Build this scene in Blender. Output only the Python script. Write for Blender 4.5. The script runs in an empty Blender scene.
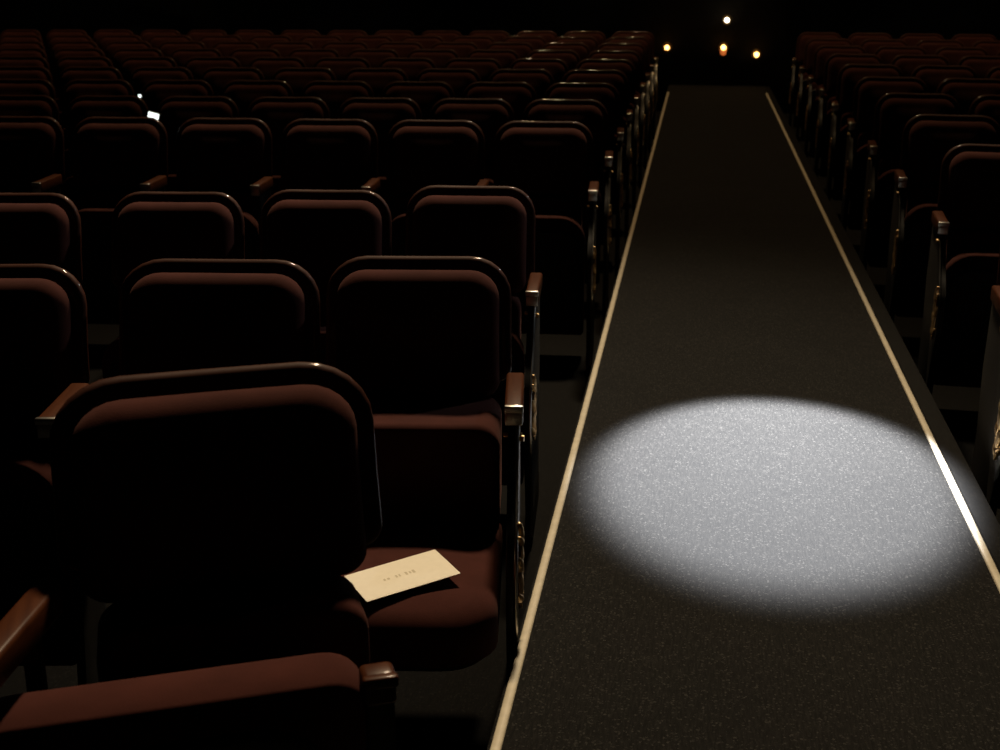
import bpy, bmesh, math, random
from mathutils import Vector, Matrix
random.seed(7)
C = bpy.context.scene.collection
PI = math.pi

# ------------------------------------------------------------------ camera
F, HC = 1300.0, 1.66
TH = math.atan(415 / F)
PS = math.atan(203 * math.cos(TH) / F)
ct, st, cp, sp = math.cos(TH), math.sin(TH), math.cos(PS), math.sin(PS)
RIGHT = Vector((cp, sp, 0)); FWD = Vector((-sp * ct, cp * ct, -st)); UP = Vector((-sp * st, cp * st, ct))

def at_z(u, v, z):
    """point of the plane at height z that the photo shows at pixel (u, v)"""
    d = RIGHT * ((u - 500) / F) - UP * ((v - 375) / F) + FWD
    return Vector((0, 0, HC)) + d * ((z - HC) / d.z)

def pix(p):
    q = Vector(p) - Vector((0, 0, HC))
    d = q.dot(FWD)
    return (500 + F * q.dot(RIGHT) / d, 375 - F * q.dot(UP) / d, d)

cd = bpy.data.cameras.new('camera'); cam = bpy.data.objects.new('camera', cd); C.objects.link(cam)
cam.location = (0, 0, HC); cam.rotation_euler = (PI / 2 - TH, 0, PS)
cd.sensor_width = 36; cd.lens = 36 * F / 1000; cd.clip_start = 0.02; cd.clip_end = 100
cd.dof.use_dof = True; cd.dof.focus_distance = 2.9; cd.dof.aperture_fstop = 6.5
bpy.context.scene.camera = cam

# ------------------------------------------------------------------ materials
def new_mat(name):
    m = bpy.data.materials.new(name); m.use_nodes = True
    nt = m.node_tree; b = nt.nodes['Principled BSDF']
    return m, nt, b

def N(nt, t, **kw):
    n = nt.nodes.new(t)
    for k, v in kw.items():
        if k in n.inputs.keys(): n.inputs[k].default_value = v
        else: setattr(n, k, v)
    return n

def ramp(nt, fac, stops):
    r = nt.nodes.new('ShaderNodeValToRGB')
    e = r.color_ramp.elements
    while len(e) < len(stops): e.new(0.5)
    for k, (p, c) in enumerate(stops): e[k].position = p; e[k].color = (*c, 1)
    nt.links.new(fac, r.inputs['Fac'])
    return r.outputs['Color']

def coords(nt, scale=(1, 1, 1)):
    t = nt.nodes.new('ShaderNodeTexCoord'); mp = nt.nodes.new('ShaderNodeMapping')
    mp.inputs['Scale'].default_value = scale
    nt.links.new(t.outputs['Object'], mp.inputs['Vector'])
    return mp.outputs['Vector']

def velvet():
    m, nt, b = new_mat('dark_red_velvet')
    v = coords(nt)
    n1 = N(nt, 'ShaderNodeTexNoise', Scale=14.0, Detail=4.0); nt.links.new(v, n1.inputs['Vector'])
    n2 = N(nt, 'ShaderNodeTexNoise', Scale=420.0, Detail=2.0); nt.links.new(v, n2.inputs['Vector'])
    mx = nt.nodes.new('ShaderNodeMath'); mx.operation = 'MULTIPLY_ADD'
    nt.links.new(n2.outputs['Fac'], mx.inputs[0]); mx.inputs[1].default_value = 0.5
    nt.links.new(n1.outputs['Fac'], mx.inputs[2])
    c = ramp(nt, mx.outputs[0], [(0.45, (0.036, 0.0092, 0.0066)), (1.0, (0.056, 0.0150, 0.0110))])
    nt.links.new(c, b.inputs['Base Color'])
    b.inputs['Roughness'].default_value = 0.95
    b.inputs['Specular IOR Level'].default_value = 0.1
    b.inputs['Sheen Weight'].default_value = 0.03; b.inputs['Sheen Roughness'].default_value = 0.5
    b.inputs['Sheen Tint'].default_value = (1, 0.5, 0.42, 1)
    bp = N(nt, 'ShaderNodeBump', Strength=0.15, Distance=0.002)
    nt.links.new(n2.outputs['Fac'], bp.inputs['Height']); nt.links.new(bp.outputs['Normal'], b.inputs['Normal'])
    return m

def wood(name, dark, light, rough, coat, sc=(6, 60, 60)):
    m, nt, b = new_mat(name)
    v = coords(nt, sc)
    n = N(nt, 'ShaderNodeTexNoise', Scale=1.0, Detail=6.0, Roughness=0.6); nt.links.new(v, n.inputs['Vector'])
    c = ramp(nt, n.outputs['Fac'], [(0.35, dark), (0.7, light)])
    nt.links.new(c, b.inputs['Base Color'])
    b.inputs['Roughness'].default_value = rough
    b.inputs['Coat Weight'].default_value = coat; b.inputs['Coat Roughness'].default_value = 0.07; b.inputs['Specular IOR Level'].default_value = 0.08
    return m

def metal(name, col, rough, scale=60):
    m, nt, b = new_mat(name)
    n = N(nt, 'ShaderNodeTexNoise', Scale=scale, Detail=3.0); nt.links.new(coords(nt), n.inputs['Vector'])
    c = ramp(nt, n.outputs['Fac'], [(0.3, tuple(x * .75 for x in col)), (0.7, col)])
    nt.links.new(c, b.inputs['Base Color'])
    b.inputs['Metallic'].default_value = 1.0; b.inputs['Roughness'].default_value = rough
    return m

def iron():
    m, nt, b = new_mat('black_painted_iron')
    n = N(nt, 'ShaderNodeTexNoise', Scale=40.0, Detail=3.0); nt.links.new(coords(nt), n.inputs['Vector'])
    c = ramp(nt, n.outputs['Fac'], [(0.3, (0.006, 0.006, 0.006)), (0.7, (0.012, 0.011, 0.010))])
    nt.links.new(c, b.inputs['Base Color']); b.inputs['Roughness'].default_value = 0.5
    b.inputs['Specular IOR Level'].default_value = 0.3
    return m

def carpet(name, base, fleck, amount=1.0):
    m, nt, b = new_mat(name)
    v1 = coords(nt, (1, 1, 1)); v2 = coords(nt, (210, 26, 60))
    fine = N(nt, 'ShaderNodeTexVoronoi', Scale=260.0); nt.links.new(v1, fine.inputs['Vector'])
    streak = N(nt, 'ShaderNodeTexNoise', Scale=1.0, Detail=3.0, Roughness=0.65); nt.links.new(v2, streak.inputs['Vector'])
    big = N(nt, 'ShaderNodeTexNoise', Scale=3.5, Detail=3.0); nt.links.new(v1, big.inputs['Vector'])
    wn = N(nt, 'ShaderNodeTexNoise', Scale=330.0, Detail=2.0, Roughness=0.7); nt.links.new(v1, wn.inputs['Vector'])
    # base pile, darker and paler streaks along the aisle
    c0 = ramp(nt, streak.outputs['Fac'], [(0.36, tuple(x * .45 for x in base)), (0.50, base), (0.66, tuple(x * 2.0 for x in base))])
    # pale flecks of single yarn ends: random cells
    sep = nt.nodes.new('ShaderNodeSeparateColor'); nt.links.new(fine.outputs['Color'], sep.inputs[0])
    fl = ramp(nt, sep.outputs[0], [(0.88, (0, 0, 0)), (1.0, (1, 1, 1))])
    dk = ramp(nt, wn.outputs['Fac'], [(0.36, (0.55, 0.55, 0.55)), (0.62, (1.3, 1.3, 1.3))])
    bigr = ramp(nt, big.outputs['Fac'], [(0.3, (0.82, 0.82, 0.82)), (0.7, (1.12, 1.12, 1.12))])
    mul = N(nt, 'ShaderNodeMix', data_type='RGBA', blend_type='MULTIPLY'); mul.inputs[0].default_value = 1.0
    nt.links.new(c0, mul.inputs[6]); nt.links.new(dk, mul.inputs[7])
    mul2 = N(nt, 'ShaderNodeMix', data_type='RGBA', blend_type='MULTIPLY'); mul2.inputs[0].default_value = 1.0
    nt.links.new(mul.outputs[2], mul2.inputs[6]); nt.links.new(bigr, mul2.inputs[7])
    mix = N(nt, 'ShaderNodeMix', data_type='RGBA', blend_type='MIX')
    sc = nt.nodes.new('ShaderNodeMath'); sc.operation = 'MULTIPLY'; sc.inputs[1].default_value = 0.44 * amount
    nt.links.new(fl, sc.inputs[0]); nt.links.new(sc.outputs[0], mix.inputs[0])
    nt.links.new(mul2.outputs[2], mix.inputs[6]); mix.inputs[7].default_value = (*fleck, 1)
    nt.links.new(mix.outputs[2], b.inputs['Base Color'])
    b.inputs['Roughness'].default_value = 0.9; b.inputs['Specular IOR Level'].default_value = 0.12
    bp = N(nt, 'ShaderNodeBump', Strength=0.25, Distance=0.002)
    nt.links.new(wn.outputs['Fac'], bp.inputs['Height']); nt.links.new(bp.outputs['Normal'], b.inputs['Normal'])
    return m

def plain(name, col, rough=0.8, spec=0.3, scale=25, var=0.2):
    m, nt, b = new_mat(name)
    n = N(nt, 'ShaderNodeTexNoise', Scale=scale, Detail=4.0); nt.links.new(coords(nt), n.inputs['Vector'])
    c = ramp(nt, n.outputs['Fac'], [(0.3, tuple(x * (1 - var) for x in col)), (0.7, col)])
    nt.links.new(c, b.inputs['Base Color'])
    b.inputs['Roughness'].default_value = rough; b.inputs['Specular IOR Level'].default_value = spec
    return m

def glow(name, col, s):
    m, nt, b = new_mat(name)
    b.inputs['Base Color'].default_value = (0.8, 0.8, 0.8, 1)
    b.inputs['Emission Color'].default_value = (*col, 1); b.inputs['Emission Strength'].default_value = s
    return m

M = dict(
    velvet=velvet(),
    rim=wood('dark_walnut_varnish', (0.030, 0.0085, 0.004), (0.055, 0.015, 0.007), 0.6, 0.35),
    arm=wood('warm_brown_varnish', (0.045, 0.013, 0.005), (0.075, 0.024, 0.009), 0.38, 0.15, (60, 5, 60)),
    steel=metal('worn_steel', (0.62, 0.60, 0.56), 0.3),
    black_steel=metal('blackened_steel', (0.10, 0.095, 0.09), 0.5),
    brass=metal('old_brass', (0.70, 0.48, 0.24), 0.38),
    gilt=metal('worn_gilding', (0.75, 0.52, 0.28), 0.42, 90),
    iron=iron(),
    carpet=carpet('charcoal_carpet', (0.0052, 0.0049, 0.0044), (0.060, 0.057, 0.052)),
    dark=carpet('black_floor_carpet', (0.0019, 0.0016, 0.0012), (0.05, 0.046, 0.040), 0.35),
    strip=plain('cream_edging', (0.56, 0.50, 0.38), 0.5, 0.3, 40, 0.18),
    paper=plain('cream_card_stock', (0.88, 0.82, 0.68), 0.8, 0.15, 60, 0.05),
    ink=plain('grey_ink', (0.68, 0.61, 0.46), 0.8, 0.1),
    wall=plain('black_wall_paint', (0.010, 0.009, 0.008), 0.9, 0.1),
    plate=plain('grey_plate', (0.10, 0.09, 0.08), 0.6, 0.3),
    warm=glow('amber_bulb', (1.0, 0.50, 0.13), 7),
    white=glow('warm_white_bulb', (1.0, 0.86, 0.58), 8),
    reflected_glow=glow('orange_reflection', (1.0, 0.22, 0.04), 0.5),  # emission imitates the orange reflection under a lamp
    cool=glow('cool_white_glint', (0.93, 1.0, 0.94), 1.6),  # emission stands in for a glint among the seats
)

# ------------------------------------------------------------------ mesh helpers
def link(name, me, mat, parent=None):
    for p in me.polygons: p.use_smooth = True
    if not me.materials: me.materials.append(mat)
    o = bpy.data.objects.new(name, me); C.objects.link(o)
    if parent: o.parent = parent
    return o

def from_bm(name, bm, mat, parent=None, sharp=35):
    bmesh.ops.recalc_face_normals(bm, faces=bm.faces[:])
    for e in bm.edges:
        if len(e.link_faces) == 2 and e.calc_face_angle(0) > math.radians(sharp): e.smooth = False
    me = bpy.data.meshes.new(name); bm.to_mesh(me); bm.free()
    return link(name, me, mat, parent)

def rr(w, h, r, seg=6, rb=None):
    """rounded rectangle outline, centred; rb = radius of the lower corners"""
    rb = r if rb is None else rb
    P = []
    for (sx, sy, a0, q) in ((1, 1, 0, r), (-1, 1, PI / 2, r), (-1, -1, PI, rb), (1, -1, 1.5 * PI, rb)):
        q = max(q, 0.001)
        cx, cy = sx * (w / 2 - q), sy * (h / 2 - q)
        for k in range(seg + 1):
            a = a0 + PI / 2 * k / seg
            P.append((cx + q * math.cos(a), cy + q * math.sin(a)))
    # points along the long edges, so that the panel can be bent
    out = []
    for i, p in enumerate(P):
        q = P[(i + 1) % len(P)]
        out.append(p)
        L = math.hypot(q[0] - p[0], q[1] - p[1])
        n = int(L / 0.05)
        for k in range(1, n + 1):
            out.append((p[0] + (q[0] - p[0]) * k / (n + 1), p[1] + (q[1] - p[1]) * k / (n + 1)))
    return out

def cushion(bm, w, h, d, r, rnd, dome, warp, rb=None, back_round=0.006):
    """pillow: outline w*h, thickness d, edge rounding rnd, extra dome; warp maps (a, b, n) to a point"""
    base = rr(w, h, r, 6, rb)
    rings = []
    prof = [(back_round, 0), (0, back_round)]
    for k in range(6):
        a = PI / 2 * k / 5
        prof.append((rnd * (1 - math.cos(a)), d - rnd + rnd * math.sin(a)))
    for s in (0.25, 0.5, 0.75):
        prof.append((rnd + (min(w, h) / 2 - rnd) * s * 0.9, d + dome * math.sin(PI / 2 * s)))
    cw, ch = w / 2, h / 2
    for (ins, n) in prof:
        fx, fy = (cw - ins) / cw, (ch - ins) / ch
        rings.append([bm.verts.new(warp(x * fx, y * fy, n)) for (x, y) in base])
    for A, B in zip(rings, rings[1:]):
        for i in range(len(A)):
            j = (i + 1) % len(A)
            bm.faces.new((A[i], A[j], B[j], B[i]))
    for ring, n in ((rings[0], 0), (rings[-1], d + dome)):
        c = bm.verts.new(warp(0, 0, n))
        for i in range(len(ring)): bm.faces.new((ring[i], ring[(i + 1) % len(ring)], c))

def box(bm, x0, x1, y0, y1, z0, z1, bev=0.0):
    r = bmesh.ops.create_cube(bm, size=1.0)
    for v in r['verts']:
        v.co = Vector((x0 + (v.co.x + .5) * (x1 - x0), y0 + (v.co.y + .5) * (y1 - y0), z0 + (v.co.z + .5) * (z1 - z0)))
    if bev:
        es = list({e for v in r['verts'] for e in v.link_edges})
        bmesh.ops.bevel(bm, geom=es, offset=bev, segments=3, affect='EDGES', profile=0.5)

def prism(bm, poly, x0, x1, bev=0.0):
    """polygon given in (y, z), extruded along x"""
    A = [bm.verts.new((x0, y, z)) for (y, z) in poly]; B = [bm.verts.new((x1, y, z)) for (y, z) in poly]
    fs = [bm.faces.new(A[::-1]), bm.faces.new(B)]
    for i in range(len(A)):
        j = (i + 1) % len(A); fs.append(bm.faces.new((A[i], A[j], B[j], B[i])))
    if bev:
        es = [e for f in fs[:2] for e in f.edges]
        bmesh.ops.bevel(bm, geom=list(set(es)), offset=bev, segments=2, affect='EDGES', profile=0.5)

def tube(bm, pts, r, seg=8):
    pts = [Vector(p) for p in pts]; rings = []
    for i, p in enumerate(pts):
        t = (pts[min(i + 1, len(pts) - 1)] - pts[max(i - 1, 0)]).normalized()
        a = t.cross(Vector((1, 0, 0)));
        if a.length < .1: a = t.cross(Vector((0, 1, 0)))
        a.normalize(); b = t.cross(a)
        rings.append([bm.verts.new(p + (a * math.cos(2 * PI * k / seg) + b * math.sin(2 * PI * k / seg)) * (r[i] if isinstance(r, (list, tuple)) else r)) for k in range(seg)])
    for A, B in zip(rings, rings[1:]):
        for k in range(seg): bm.faces.new((A[k], A[(k + 1) % seg], B[(k + 1) % seg], B[k]))
    bm.faces.new(rings[0][::-1]); bm.faces.new(rings[-1])

def lathe(bm, prof, seg=20, mat=Matrix()):
    """profile of (radius, height), turned about z then placed by mat"""
    rings = [[bm.verts.new(mat @ Vector((r * math.cos(2 * PI * k / seg), r * math.sin(2 * PI * k / seg), h))) for k in range(seg)] for (r, h) in prof]
    for A, B in zip(rings, rings[1:]):
        for k in range(seg): bm.faces.new((A[k], A[(k + 1) % seg], B[(k + 1) % seg], B[k]))
    bm.faces.new(rings[0][::-1]); bm.faces.new(rings[-1])

def empty(name, loc, rz=0, label=None, cat=None, group=None):
    o = bpy.data.objects.new(name, None); C.objects.link(o)
    o.location = loc; o.rotation_euler = (0, 0, rz); o.empty_display_size = 0.1
    tag(o, label, cat, group); return o

def tag(o, label=None, cat=None, group=None, kind=None):
    if label: o['label'] = label
    if cat: o['category'] = cat
    if group: o['group'] = group
    if kind: o['kind'] = kind
    return o

# ------------------------------------------------------------------ theatre chair
# local frame: the seat faces -y, the top of the back stands over the origin
PITCH = 0.455
RC = math.radians(13.5)
def back_warp(y0, z0, curve, flare=0.0):
    s, c = math.sin(RC), math.cos(RC)
    def w(a, b, n):
        a = a * (1 + flare * max(0.0, -b - 0.02))
        n = n + curve * a * a
        return Vector((a, y0 + b * s - n * c, z0 + b * c + n * s))
    return w

def leaf_relief(bm, x, s):
    """cast acanthus ornament on the outer face x of an end standard (s = outward sign)"""
    items = [(-.640, .420, .016, .050, 0.15), (-.628, .480, .013, .046, -.25), (-.655, .470, .010, .038, .5), (-.610, .440, .011, .040, -.6),
             (-.632, .530, .010, .040, 0.1), (-.655, .395, .010, .034, .8), (-.612, .385, .010, .034, -.8), (-.618, .510, .008, .028, -.6), (-.648, .520, .008, .028, .6)]
    for (y, z, a, b, t) in items:
        m = Matrix.Translation((x, y + .045, z)) @ Matrix.Rotation(t, 4, 'X') @ Matrix.Diagonal((0.011, a * .8, b * .72, 1))
        bmesh.ops.create_uvsphere(bm, u_segments=10, v_segments=6, radius=1.0, matrix=m)
    tube(bm, [(x + s * .004, -.585 + .02 * math.sin(k * .9), .36 + .025 * k) for k in range(8)], .0045, 6)

def end_poly():
    return [(-.19, .715), (-.42, .715), (-.455, .70), (-.50, .64), (-.555, .575), (-.615, .53), (-.635, .47), (-.635, .40), (-.60, .30),
            (-.54, .20), (-.50, .10), (-.52, .03), (-.52, .0), (-.12, .0), (-.12, .05), (-.17, .12), (-.19, .30), (-.16, .5)]

def make_chair(arms, end=0, up=True, stub=0):
    """arms: x signs that carry an armrest; end: sign of the side with a cast end standard; up: seat folded up;
    stub: sign of a side whose armrest is only a short block"""
    t = empty('theatre_chair', (0, 0, 0))
    # varnished shell of the back with rounded top corners, flaring towards the arms
    bm = bmesh.new(); cushion(bm, .432, .30, .026, .095, .015, 0.0, back_warp(-.035, .839, .55, .10), .04)
    from_bm('back_shell', bm, M['rim'], t, 50)
    # upholstered back pad
    bm = bmesh.new(); cushion(bm, .378, .30, .050, .068, .046, .022, back_warp(-.076, .815, .55, .08), .04)
    from_bm('back_pad', bm, M['velvet'], t, 70)
    # lower back cushion, a wedge that stands out under the pad
    bm = bmesh.new()
    k = .235 if not up else (.135 if stub else .075)
    ty, tz, td = (0, -.008 if stub else 0, .115) if (stub or not up) else (.095, -.045, .095)
    def wl(a, b, n):
        return Vector((a, -.125 - n * (1.0 if not up else .9), .545 + b + (.012 if b > 0 else 0)))
    cushion(bm, .39 if not up else .35, .25, k, .05, .022, .006, wl, .02)
    from_bm('lower_back_cushion', bm, M['velvet'], t, 70)
    # seat cushion with rounded front corners: folded up on edge, or lowered
    if up:
        sw, ox = (.47, -.086) if stub else (.39, 0)
        ws = lambda a, b, n: Vector((a + ox, -.415 + ty + n * .95 + .10 * (b + .26) * .3, .405 + tz - b))
        wp = lambda a, b, n: Vector((a + ox, -.415 + ty + .032 - n + .10 * (b + .27) * .3, .39 + tz - b))
    else:
        sw = .402
        ws = lambda a, b, n: Vector((a, -.550 + b, .335 + n + .03 * max(0, -b) - .35 * max(0, -b - .20) * (n / .115)))
        wp = lambda a, b, n: Vector((a, -.54 + b, .305 + n))
    bm = bmesh.new(); cushion(bm, sw, .52, td, .018, .040 if not up else .03, .010, ws, .105 if not stub else .05)
    from_bm('seat', bm, M['velvet'], t, 70)
    bm = bmesh.new(); cushion(bm, .365, .44, .045, .03, .012, 0.0, wp, .09)
    from_bm('seat_pan', bm, M['iron'], t, 40)
    for s in arms:
        x = s * PITCH / 2
        y1 = -.395 if s == stub else -.195
        fx, fz, fy = (-.082, -.043, -.075) if s == stub else (0, 0, 0)   # the short block sits lower and further forward
        x += fx
        skew = lambda bm: None
        if stub and s != stub:                      # the long armrest of the nearest chair splays outward
            def skew(bm):
                for v in bm.verts: v.co.x += .32 * (v.co.y + .195); v.co.z -= .010
        bm = bmesh.new()
        box(bm, x - .020, x + .020, -.432 + fy, y1 + fy, .712 + fz, .758 + fz, .007)
        skew(bm)
        a = from_bm('armrest', bm, M['arm'], t, 40)
        bm = bmesh.new(); box(bm, x - .0205, x + .0205, -.442 + fy, -.428 + fy, .743 + fz, .759 + fz, .0035)
        if s != stub: box(bm, x - .018, x + .018, -.438 + fy, -.430 + fy, .714 + fz, .744 + fz, .002)
        skew(bm)
        from_bm('front_plate', bm, M['steel' if s != stub else 'arm'], a, 40)
        if s == stub:
            bm = bmesh.new()
            prism(bm, [(-.475, .672), (-.50, .672), (-.503, .5), (-.48, .20), (-.48, .03), (-.51, .018), (-.51, 0), (-.36, 0), (-.36, .018), (-.43, .04), (-.45, .20)], x - .014, x + .018, .004)
            from_bm('standard', bm, M['iron'], t, 40)
        elif stub:
            bm = bmesh.new(); prism(bm, [(-.19, .70), (-.27, .70), (-.26, .30), (-.40, .05), (-.46, .025), (-.46, 0), (-.12, 0), (-.12, .025), (-.19, .06), (-.20, .30)], x - .03, x - .012, .003)
            from_bm('standard', bm, M['iron'], t, 40)
        elif s != end:
            bm = bmesh.new()
            prism(bm, [(-.20, .714), (-.40, .714), (-.38, .60), (-.36, .30), (-.40, .05), (-.46, .025), (-.46, 0), (-.12, 0), (-.12, .025), (-.19, .06), (-.22, .30)], x - .009, x + .009, .003)
            from_bm('standard', bm, M['iron'], t, 40)
        else:
            bm = bmesh.new(); prism(bm, [(y, min(z, .713 + fz)) for y, z in end_poly()], x - .012, x + .012, .004)
            e = from_bm('end_standard', bm, M['iron'], t, 40)
            bm = bmesh.new(); P = end_poly()[1:12]
            tube(bm, [(x + s * .008, y - .002, z) for (y, z) in P], .0045, 8)
            from_bm('edge_bead', bm, M['steel' if s > 0 else 'iron'], e, 60)
            bm = bmesh.new(); box(bm, x - .022, x + .018, -.446, -.430, .690, .697, .002)
            tube(bm, [(x + s * .010, -.448, .690), (x + s * .022, -.450, .690)], .007, 10)
            from_bm('hinge_bolt', bm, M['brass'], e, 40)
            bm = bmesh.new(); leaf_relief(bm, x + s * .014, s)
            from_bm('leaf_ornament', bm, M['gilt'], e, 70)
    return t

def copy_thing(o):
    c = o.copy(); C.objects.link(c)
    for ch in o.children:
        d = ch.copy(); C.objects.link(d); d.parent = c
        for g in ch.children:
            e = g.copy(); C.objects.link(e); e.parent = d
    return c

PROTO = {}
def chair(kind, loc, rz, label, group, sx=1.0, sz=1.0):
    if kind not in PROTO:
        par = {'left_end': ((1,), 1), 'left_inner': ((1,), 0), 'right_end': ((-1,), -1), 'right_inner': ((-1,), 0),
               'front': ((-1, 1), 1, True, 1), 'card_seat': ((1,), 1, False)}[kind]
        o = PROTO[kind] = make_chair(*par)
    else:
        o = copy_thing(PROTO[kind])
    o.location = loc; o.rotation_euler = (0, 0, rz); o.scale = (sx, sz, sz)
    tag(o, label, 'chair', group)
    return o

ORD = ['', 'first', 'second', 'third', 'fourth', 'fifth', 'sixth', 'seventh', 'eighth', 'ninth', 'tenth', 'eleventh', 'twelfth', 'thirteenth', 'fourteenth', 'fifteenth', 'sixteenth', 'seventeenth', 'eighteenth', 'nineteenth', 'twentieth']
ZT = 0.985
NCH = 0
def put(kind, u, v, rz, label, group, sx=1.0, sz=1.0, dy=0):
    p = at_z(u, v, ZT * sz)
    return chair(kind, (p.x, p.y + dy, 0), rz, label, group, sx, sz)

G1 = 'theatre seats left of the aisle'
G2 = 'theatre seats right of the aisle'
put('front', 210, 368, math.radians(24), 'nearest theatre seat with dark wooden rim, filling the lower left foreground', G1, 1.17, 1.05)
r1 = [(420, 256, 'card_seat', 'aisle-end theatre seat whose cushion carries the cream card', 7),
      (223, 259, 'left_inner', 'theatre seat just left of the one holding the cream card', 6),
      (-12, 264, 'left_inner', 'theatre seat cut by left frame edge, level with the card seat', 9)]
for (u, v, k, lab, a) in r1: put(k, u, v, math.radians(a), lab, G1, 1.02 if u > 300 else 1.10)
r2 = [(472, 186), (328, 190), (181, 192), (18, 193)]
for i, (u, v) in enumerate(r2):
    put('left_end' if i == 0 else 'left_inner', u, v, math.radians(4 + i),
        'dark theatre seat left of the aisle, third row from the front, %s from the aisle' % ORD[i + 1], G1, 0.94)
# further rows left of the aisle, beyond the cross passage
def row(x, y, step, a0, da, n, kinds, fmt, r, G, cut, gap=1.045):
    a = a0
    for i in range(n):
        u, v, d = pix((x - step * .22, y, ZT - .05))
        if cut(u) and i: break
        chair(kinds[0] if i == 0 else kinds[1], (x, y, 0), -step * math.radians(a), fmt % (ORD[r], ORD[i + 1]), G)
        b = math.radians(a + da / 2)
        x += step * PITCH * gap * math.cos(b); y -= PITCH * gap * math.sin(b); a += da
for r in range(9):
    row(-.655, 5.74 + .95 * r, -1, 3.0, .35, 19, ('left_end', 'left_inner'),
        'dim theatre seat left of the aisle, %s row from the front, %s from the aisle', r + 4, G1, lambda u: u < 0)
# right of the aisle
for r in range(10):
    row(1.16 - (.025 if r == 0 else 0), (4.22 if r else 4.04) + 1.02 * r, 1, 4.0, .4, 8, ('right_end', 'right_inner'),
        'dim theatre seat right of the aisle, %s row from the front, %s from the aisle', r + 1, G2, lambda u: u > 1000)

# ------------------------------------------------------------------ the setting
HA = 0.30                       # the gangway stands this much above the seating floor
XL = at_z(545, 562, HA).x; XR = at_z(885, 343, HA).x
YW = 15.3
def slab(name, x0, x1, y0, y1, z0, z1, mat, bev=0.0):
    bm = bmesh.new(); box(bm, x0, x1, y0, y1, z0, z1, bev)
    return tag(from_bm(name, bm, mat, None, 30), kind='structure')
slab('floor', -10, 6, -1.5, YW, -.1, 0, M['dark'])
slab('floor_aisle', XL - .018, XR + .018, -1.5, YW, 0, HA, M['carpet'], .008)
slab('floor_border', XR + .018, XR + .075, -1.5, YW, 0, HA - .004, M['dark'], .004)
slab('wall_back', -10.2, 6.2, YW, YW + .2, -.1, 17, M['wall'])
slab('wall_left', -10.2, -10, -1.7, YW, -.1, 17, M['wall'])
slab('wall_right', 6, 6.2, -1.7, YW, -.1, 17, M['wall'])
slab('wall_front', -10.2, 6.2, -1.7, -1.5, -.1, 17, M['wall'])
slab('ceiling', -10.2, 6.2, -1.7, YW + .2, 17, 17.2, M['wall'])
for (x, lab) in ((XL, 'cream edging strip along the left side of the carpeted aisle'), (XR, 'cream edging strip along the right side, crossing the pool of light')):
    bm = bmesh.new()
    prof = [(-.0098, 0), (-.0098, .003), (-.007, .0055), (.007, .0055), (.0098, .003), (.0098, 0)]
    A = [bm.verts.new((x + a, -1.0, HA + b)) for a, b in prof]; B = [bm.verts.new((x + a, YW - .9, HA + b)) for a, b in prof]
    bm.faces.new(A); bm.faces.new(B[::-1])
    for i in range(len(A)): j = (i + 1) % len(A); bm.faces.new((A[i], A[j], B[j], B[i]))
    tag(from_bm('edging_strip', bm, M['strip'], None, 60), lab, 'edging strip', 'aisle edging strips')

# ------------------------------------------------------------------ the card on the seat
cw, chh = .204, .122
ce = Vector((-.5464, 2.3282, .4745))
nz = Vector((-.048, -.055, 1)).normalized()             # it leans a little on the crown of the cushion
exv = Vector((math.cos(.633), math.sin(.633), 0)); exv = (exv - nz * exv.dot(nz)).normalized(); eyv = nz.cross(exv)
cardo = empty('card', ce, 0, 'small cream printed card lying on the lowered aisle-end seat cushion', 'card')
cardo.rotation_euler = Matrix((exv, eyv, nz)).transposed().to_euler()
bm = bmesh.new(); box(bm, -cw / 2, cw / 2, -chh / 2, chh / 2, -.0008, .0008)
sheet = from_bm('card_sheet', bm, M['paper'], cardo, 30)
for p in sheet.data.polygons: p.use_smooth = False
bm = bmesh.new()
x = -cw * .20
for k in range(9):
    wgl = cw * (.020 + .018 * random.random()); hgt = chh * (.05 + .06 * random.random())
    if k not in (2, 5): box(bm, x, x + wgl * .8, -hgt * .5, hgt * .5, .0008, .0011)
    x += wgl + cw * .014
inked = from_bm('printed_line', bm, M['ink'], cardo, 30)
for p in inked.data.polygons: p.use_smooth = False

# ------------------------------------------------------------------ lamps at the far end of the aisle
lamps = [(667, 47.5, 'warm', .026, 'amber wall lamp at the far end, leftmost of the four lights'),
         (727, 20, 'white', .026, 'pale round wall lamp, highest of the four lights beyond the aisle'),
         (723.5, 47.5, 'warm', .028, 'amber wall lamp, its reflection built as glowing orange shade, directly below the pale lamp'),
         (756.5, 54.5, 'warm', .028, 'amber wall lamp at the far end, rightmost and lowest of the four')]
def at_y(u, v, Y):
    d = RIGHT * ((u - 500) / F) - UP * ((v - 375) / F) + FWD
    return Vector((0, 0, HC)) + d * (Y / d.y)
RX = Matrix.Rotation(PI / 2, 4, 'X')
for (u, v, m, r, lab) in lamps:
    p = at_y(u, v, YW - .07)
    t = empty('wall_lamp', p, 0, lab, 'lamp', 'lamps at the far end of the aisle')
    bm = bmesh.new(); lathe(bm, [(.055, -.07), (.055, -.055), (.03, -.048), (.018, -.02), (.018, -.004)], 20, RX)
    from_bm('backplate', bm, M['brass'], t, 40)
    bm = bmesh.new(); bmesh.ops.create_uvsphere(bm, u_segments=16, v_segments=10, radius=r, matrix=Matrix.Translation((0, -.02, 0)))
    from_bm('bulb', bm, M[m], t, 70)
    if 'orange shade' in lab:
        bm = bmesh.new(); lathe(bm, [(.034, -.022), (.036, -.045), (.030, -.070), (.014, -.085)], 18)
        from_bm('reflection_cup', bm, M['reflected_glow'], t, 50)  # added glowing cup carries the lamp's reflected orange glow

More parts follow.
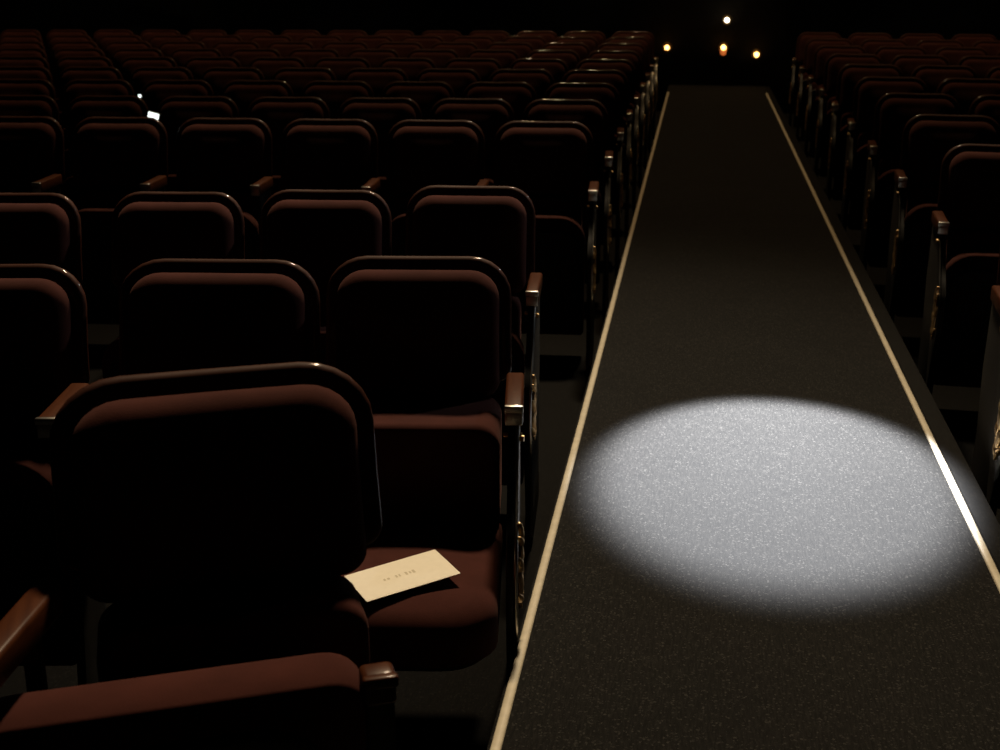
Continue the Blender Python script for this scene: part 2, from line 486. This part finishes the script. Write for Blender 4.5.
# glowing panels on invented stems, added in place of two bright glints
for (u, v, Y, w, h, tilt, lab) in ((153.5, 116.5, 5.76, .052, .034, .25, 'small white glint built as an added glowing panel on a stem, among left seats'),
                                   (140, 96, 6.72, .016, .016, 0, 'tiny white glint built as a glowing panel, behind and above the larger one')):
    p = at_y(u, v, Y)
    t = empty('glint_panel', p, 0, lab, 'light', 'glint panels among the left seats')
    bm = bmesh.new()
    m = Matrix.Rotation(tilt, 4, 'Y') @ Matrix.Rotation(-.15, 4, 'X')
    box(bm, -w / 2 - .004, w / 2 + .004, -.002, .018, -h / 2 - .004, h / 2 + .004, .003)
    bmesh.ops.transform(bm, matrix=m, verts=bm.verts[:]); from_bm('panel_back', bm, M['iron'], t, 40)
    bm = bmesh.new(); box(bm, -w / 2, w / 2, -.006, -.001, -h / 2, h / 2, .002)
    bmesh.ops.transform(bm, matrix=m, verts=bm.verts[:]); from_bm('lens', bm, M['cool'], t, 40)  # emissive face that holds the glint
    bm = bmesh.new(); tube(bm, [(0, .012, -h / 2), (0, .012, -p.z + .77), (0, .012, -p.z + .005)], .006); lathe(bm, [(.03, -p.z), (.03, -p.z + .008), (.008, -p.z + .016)], 14, Matrix.Translation((0, .012, 0)))
    from_bm('stem', bm, M['iron'], t, 40)

# ------------------------------------------------------------------ light
def aim(o, tgt):
    o.rotation_euler = (Vector(tgt) - o.location).to_track_quat('-Z', 'Y').to_euler()
def spot(name, loc, tgt, power, col, half, blend, rad):
    l = bpy.data.lights.new(name, 'SPOT'); l.energy = power; l.color = col
    l.spot_size = 2 * math.radians(half); l.spot_blend = blend; l.shadow_soft_size = rad
    o = bpy.data.objects.new(name, l); C.objects.link(o); o.location = loc; aim(o, tgt); return o
E = [at_z(u, v, HA) for (u, v) in ((772, 388), (594, 488), (778, 570), (964, 478))]   # far, left, near, right rim of the pool of light
Lc = (E[0] + E[2]) / 2; la = (E[0] - E[2]).length / 2; lb = (E[3] - E[1]).length / 2
el = math.asin(min(.95, lb / la)); D = 2.3
hd = (E[0] - E[2]).normalized()
lp = Lc + Vector((hd.x * math.cos(el), hd.y * math.cos(el), math.sin(el))) * D
print('SPOT', la, lb, math.degrees(el), lp, Lc)
spot('aisle_spotlight', lp, Lc, 5600, (0.93, 0.95, 1.0), math.degrees(math.atan(lb / D)) * 1.05, .42, .04)
spot('house_light', (-.35, 13.6, 15.4), (-.75, 2.2, .6), 12500, (1.0, 0.80, 0.54), 13.5, 1.0, .6)
spot('house_light', (-1.2, 13.8, 15.4), (-1.5, 5.5, .6), 2500, (1.0, 0.67, 0.34), 52, .6, .4)
spot('cool_stage_light', (4.2, 8.5, 6.5), (-2.2, 3.2, .9), 650, (0.85, 0.95, 1.0), 13, .8, .12)
w = bpy.data.worlds.new('world'); bpy.context.scene.world = w; w.use_nodes = True
w.node_tree.nodes['Background'].inputs[0].default_value = (1.0, 0.75, 0.55, 1)
w.node_tree.nodes['Background'].inputs[1].default_value = 0.002
v = bpy.context.scene.view_settings
v.view_transform = 'Standard'; v.look = 'None'; v.gamma = 1.0; v.exposure = 0.0; v.use_curve_mapping = False
